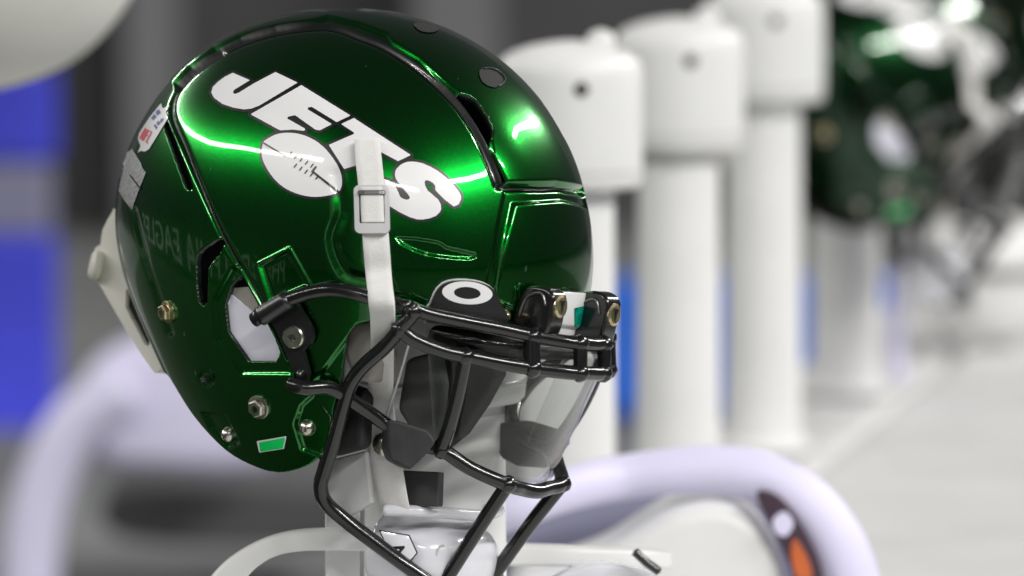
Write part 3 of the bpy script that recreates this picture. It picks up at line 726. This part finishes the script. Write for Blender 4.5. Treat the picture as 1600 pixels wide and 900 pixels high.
keep(blob('arm_panel', [(790, 820), (900, 785), (1050, 762), (1150, 765), (1230, 800), (1290, 870), (1310, 960), (1300, 1090), (1000, 1090), (790, 1050)], 4.09, .02, M['greybd'], .004), bench)  # grey colour stands in for the shadow inside the loop
bd = keep(blob('maker_badge', [(1182, 775), (1200, 768), (1228, 785), (1262, 835), (1285, 890), (1290, 950), (1255, 950), (1236, 890), (1208, 830)], 3.972, .006, M['plum'], .001), bench)
for nm, q, m in (('badge_dot', [(1208, 812), (1226, 800), (1240, 818), (1228, 838), (1212, 832)], M['lav']), ('badge_flame', [(1240, 842), (1254, 858), (1268, 890), (1264, 910), (1246, 905), (1236, 870)], M['orange'])):
    o = blob(nm, q, 3.969, .003, m, .0005); o.parent = bd

# near cream hood, top-left corner
hp = at(-130, -235, 2.75)
V, Fc = lathe(smooth([(.002, -.115), (.04, -.112), (.075, -.098), (.1, -.07), (.112, -.03), (.115, .0), (.112, .04), (.1, .08), (.06, .11), (.003, .12)], 6, False), 72)
ivory = mat('ivory_plastic', (.66, .65, .62), .5, var=.04)
hood = empty('hooded_post', (hp[0], hp[1], Zb)); hm = mesh('hood', V, Fc, ivory, hood); hm.location = (0, 0, hp[2]-Zb)
V, Fc = lathe([(.045, 0), (.045, .006), (.036, .012), (.0335, .03), (.0335, hp[2]-Zb-.10)], 32); mesh('post', V, Fc, M['white'], hood)
tag(hood, 'post with ivory rounded hood, far out of focus in the top-left corner', 'post')

# ------------------------------------------------------------------ more helmets behind
for (px, py, d, yaw, lab) in ((1345, 135, 5.7, 42, 'blurred dark green helmet behind the third bare post'),
                              (1690, -20, 6.6, 6, 'blurred dark helmet cut off by the right edge of the picture')):
    h = copy_tree(helmet)
    mw = Matrix.Rotation(math.radians(yaw), 4, 'Z') @ helmet.matrix_world.to_3x3().to_4x4()
    mw.translation = Vector(at(px, py, d)); h.matrix_world = mw
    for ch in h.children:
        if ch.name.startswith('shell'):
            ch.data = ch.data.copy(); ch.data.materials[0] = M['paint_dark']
    tag(h, lab, 'helmet', 'green helmets on the bench posts')
def loose(nm, pts, r, m, lab, cat, flat=1):
    V, Fc = tube([at(*t) for t in pts], r, 12, 6, flat=flat); return tag(mesh(nm, V, Fc, m), lab, cat)
loose('hanging_strap', [(1280, -20, 5.7), (1310, 40, 5.7), (1370, 100, 5.7), (1395, 150, 5.7), (1370, 200, 5.7)], .012, M['lav'], 'pale strap slanting down beside the third bare post top', 'strap', .4)
loose('hanging_strap', [(1400, 160, 5.8), (1430, 140, 5.8), (1470, 90, 5.8), (1500, 20, 5.8)], .010, M['buckle'], 'grey strap rising to the right of the pale slanting strap', 'strap', .4)
loose('hanging_strap', [(1440, 250, 5.8), (1480, 310, 5.8), (1475, 360, 5.8), (1420, 410, 5.8), (1400, 500, 5.8), (1405, 590, 5.8)], .018, M['lav'], 'pale looped strap hanging below the blurred dark helmet', 'strap', .5)
g = empty('pail', tuple(at(1540, 520, 6.4))); tag(g, 'pale round pail on the bench at the right edge', 'pail')
V, Fc = lathe([(.05, 0), (.065, .02), (.075, .07), (.07, .11), (.055, .125)], 32); mesh('body', V, Fc, M['white'], g)
V, Fc = lathe([(.08, .066), (.083, .07), (.08, .075)], 32); mesh('rim', V, Fc, M['darksteel'], g)

# ------------------------------------------------------------------ setting
Zg = CAM[2]-1.07
V = [(-60, -30, Zg), (60, -30, Zg), (60, 60, Zg), (-60, 60, Zg)]
gr = mesh('ground', V, [(0, 1, 2, 3)], M['ground']); gr['kind'] = 'structure'
tf = mesh('turf', [(-60, -30, Zg+.004), (60, -30, Zg+.004), (60, 3.2, Zg+.004), (-60, 3.2, Zg+.004)], [(0, 1, 2, 3)], mat('dark_turf', (.018, .04, .016), .9, var=.5, scale=60, bump=.3, bscale=200)); tf['kind'] = 'structure'  # unseen turf, added to darken what the lower shell reflects
def board(nm, x0, x1, y0, y1, d, th, m, lab=None, cat='board', parent=None, group=None):
    a = at(x0, y0, d); b = at(x1, y1, d)
    V, Fc = prism(np.array([[a[0], a[1], b[2]], [b[0], a[1], b[2]], [b[0], a[1], a[2]], [a[0], a[1], a[2]]]), np.array([[a[0], a[1]+th, b[2]], [b[0], a[1]+th, b[2]], [b[0], a[1]+th, a[2]], [a[0], a[1]+th, a[2]]]))
    o = mesh(nm, V, Fc, m, None, False, [('BEVEL', dict(width=.01, segments=2))]); fix(o)
    if parent: keep(o, parent)
    else: tag(o, lab, cat, group)
    return o
wl = empty('stadium_wall', tuple(at(800, 420, 13.6))); tag(wl, 'dark charcoal stadium wall blurred behind everything', 'wall')
board('panel', -3000, 5000, -2600, 420, 13.6, .4, M['wall'], parent=wl)
board('column', 175, 265, -2600, 420, 13.2, .3, M['wall_l'], parent=wl)
board('column', 640, 780, -2600, 420, 13.2, .3, M['wall_l'], parent=wl)
board('recess', 95, 172, -2600, 420, 13.4, .15, M['wall_d'], parent=wl)
board('blue_banner', -700, 85, 110, 252, 9.6, .08, M['bluebd'], 'upper deep blue panel at the left edge')
board('blue_banner', -700, 85, 372, 705, 9.6, .08, M['bluebd'], 'lower deep blue panel at the left edge')
board('grey_banner', -700, 80, 254, 370, 9.62, .06, M['greybd'], 'greyish panel between the two blue panels at the left')
board('blue_barrier', 930, 1420, 440, 650, 9.7, .08, M['bluebd2'], 'bright blue barrier showing between the white posts')

# pale seat shell behind on the left
ss = empty('moulded_seat', tuple(at(200, 900, 7.4))); tag(ss, 'pale lavender moulded seat shell, blurred at the lower left', 'seat')
keep(blob('seat_back', [(120, 620), (150, 565), (210, 535), (300, 525), (420, 540), (440, 640), (420, 735), (250, 738), (150, 720)], 7.4, .12, M['lav'], .04), ss)
V, Fc = tube([at(200, 610, 7.4), at(130, 650, 7.4), (at(85, 720, 7.4)), at(55, 820, 7.4), at(45, 960, 7.4), at(45, 1100, 7.4)], .036, 20, 6); keep(mesh('leg', V, Fc, M['lav']), ss)
keep(blob('seat_base', [(170, 770), (330, 760), (520, 765), (560, 800), (540, 850), (200, 845)], 7.6, .3, M['wall'], .03), ss)  # dark block stands in for the shadow band below the seat
# glowing discs put in for blurred specular glints
for i, (px, py, r) in enumerate(((1492, 128, .012), (1515, 132, .010), (1580, 122, .030))):
    c = at(px, py, 11); V, Fc = lathe([(r*1.4, .05), (r*1.4, .0), (r*1.1, -.01)], 20, c, (0, 1, 0)); lp = mesh('lamp', V, Fc, M['dgrey'])
    V, Fc = lathe([(r, -.0115), (r*.4, -.014)], 20, c, (0, 1, 0)); mesh('bulb', V, Fc, mat('lit_lamp', (1, 1, 1), .5, emit=((1, 1, 1), 12)), lp)
    tag(lp, ['small white lamp glowing at upper right, left one of the close pair', 'small white lamp glowing at upper right, right one of the close pair', 'largest white lamp glowing at the right edge'][i], 'lamp', 'lamps glowing at upper right')

# sideline banner beyond the left edge: its lettering shows mirrored in the rear of the helmet
bc = HC + 8*np.array([-math.sin(math.radians(100)), -math.cos(math.radians(100)), 0])
bn = empty('sideline_banner', (bc[0], bc[1], Zg)); tag(bn, 'dark banner reading PHILADELPHIA EAGLES, seen mirrored in the back of the sharp helmet', 'banner')
bn.rotation_euler = (0, 0, math.atan2(bc[0], -bc[1])+math.pi)
bn.rotation_euler = (0, 0, math.atan2(-bc[1], -bc[0])+math.pi/2)
V, Fc = prism(np.array([(-9, .03, .05), (9, .03, .05), (9, .03, 1.35), (-9, .03, 1.35)]), np.array([(-9, .13, .05), (9, .13, .05), (9, .13, 1.35), (-9, .13, 1.35)]))
fix(mesh('cloth', V, Fc, M['wall_d'], bn, False))
cu = bpy.data.curves.new('lettering', 'FONT'); cu.body = 'PHILADELPHIA EAGLES'; cu.size = 1.2; cu.align_x = 'CENTER'; cu.extrude = .01
to = bpy.data.objects.new('lettering', cu); COL.objects.link(to)
me = bpy.data.meshes.new_from_object(to.evaluated_get(bpy.context.evaluated_depsgraph_get())); bpy.data.objects.remove(to)
lt = bpy.data.objects.new('lettering', me); COL.objects.link(lt); me.materials.clear(); me.materials.append(M['white_decal'])
lt.parent = bn; lt.rotation_euler = (math.pi/2, 0, 0); lt.location = (-3.0, 0, .12)
# dark bag and a towel on the far bench
tag(blob('duffel_bag', [(1500, 300), (1530, 245), (1620, 225), (1760, 235), (1800, 320), (1780, 415), (1640, 425), (1520, 415)], 7.0, .25, M['wall_d'], .04), 'dark duffel bag at the right edge, blurred beyond the helmets', 'bag')
tag(blob('towel', [(1505, 172), (1600, 168), (1720, 175), (1725, 212), (1600, 216), (1510, 208)], 6.9, .12, M['white'], .008), 'folded white towel lying over the dark bag at the right edge', 'towel')
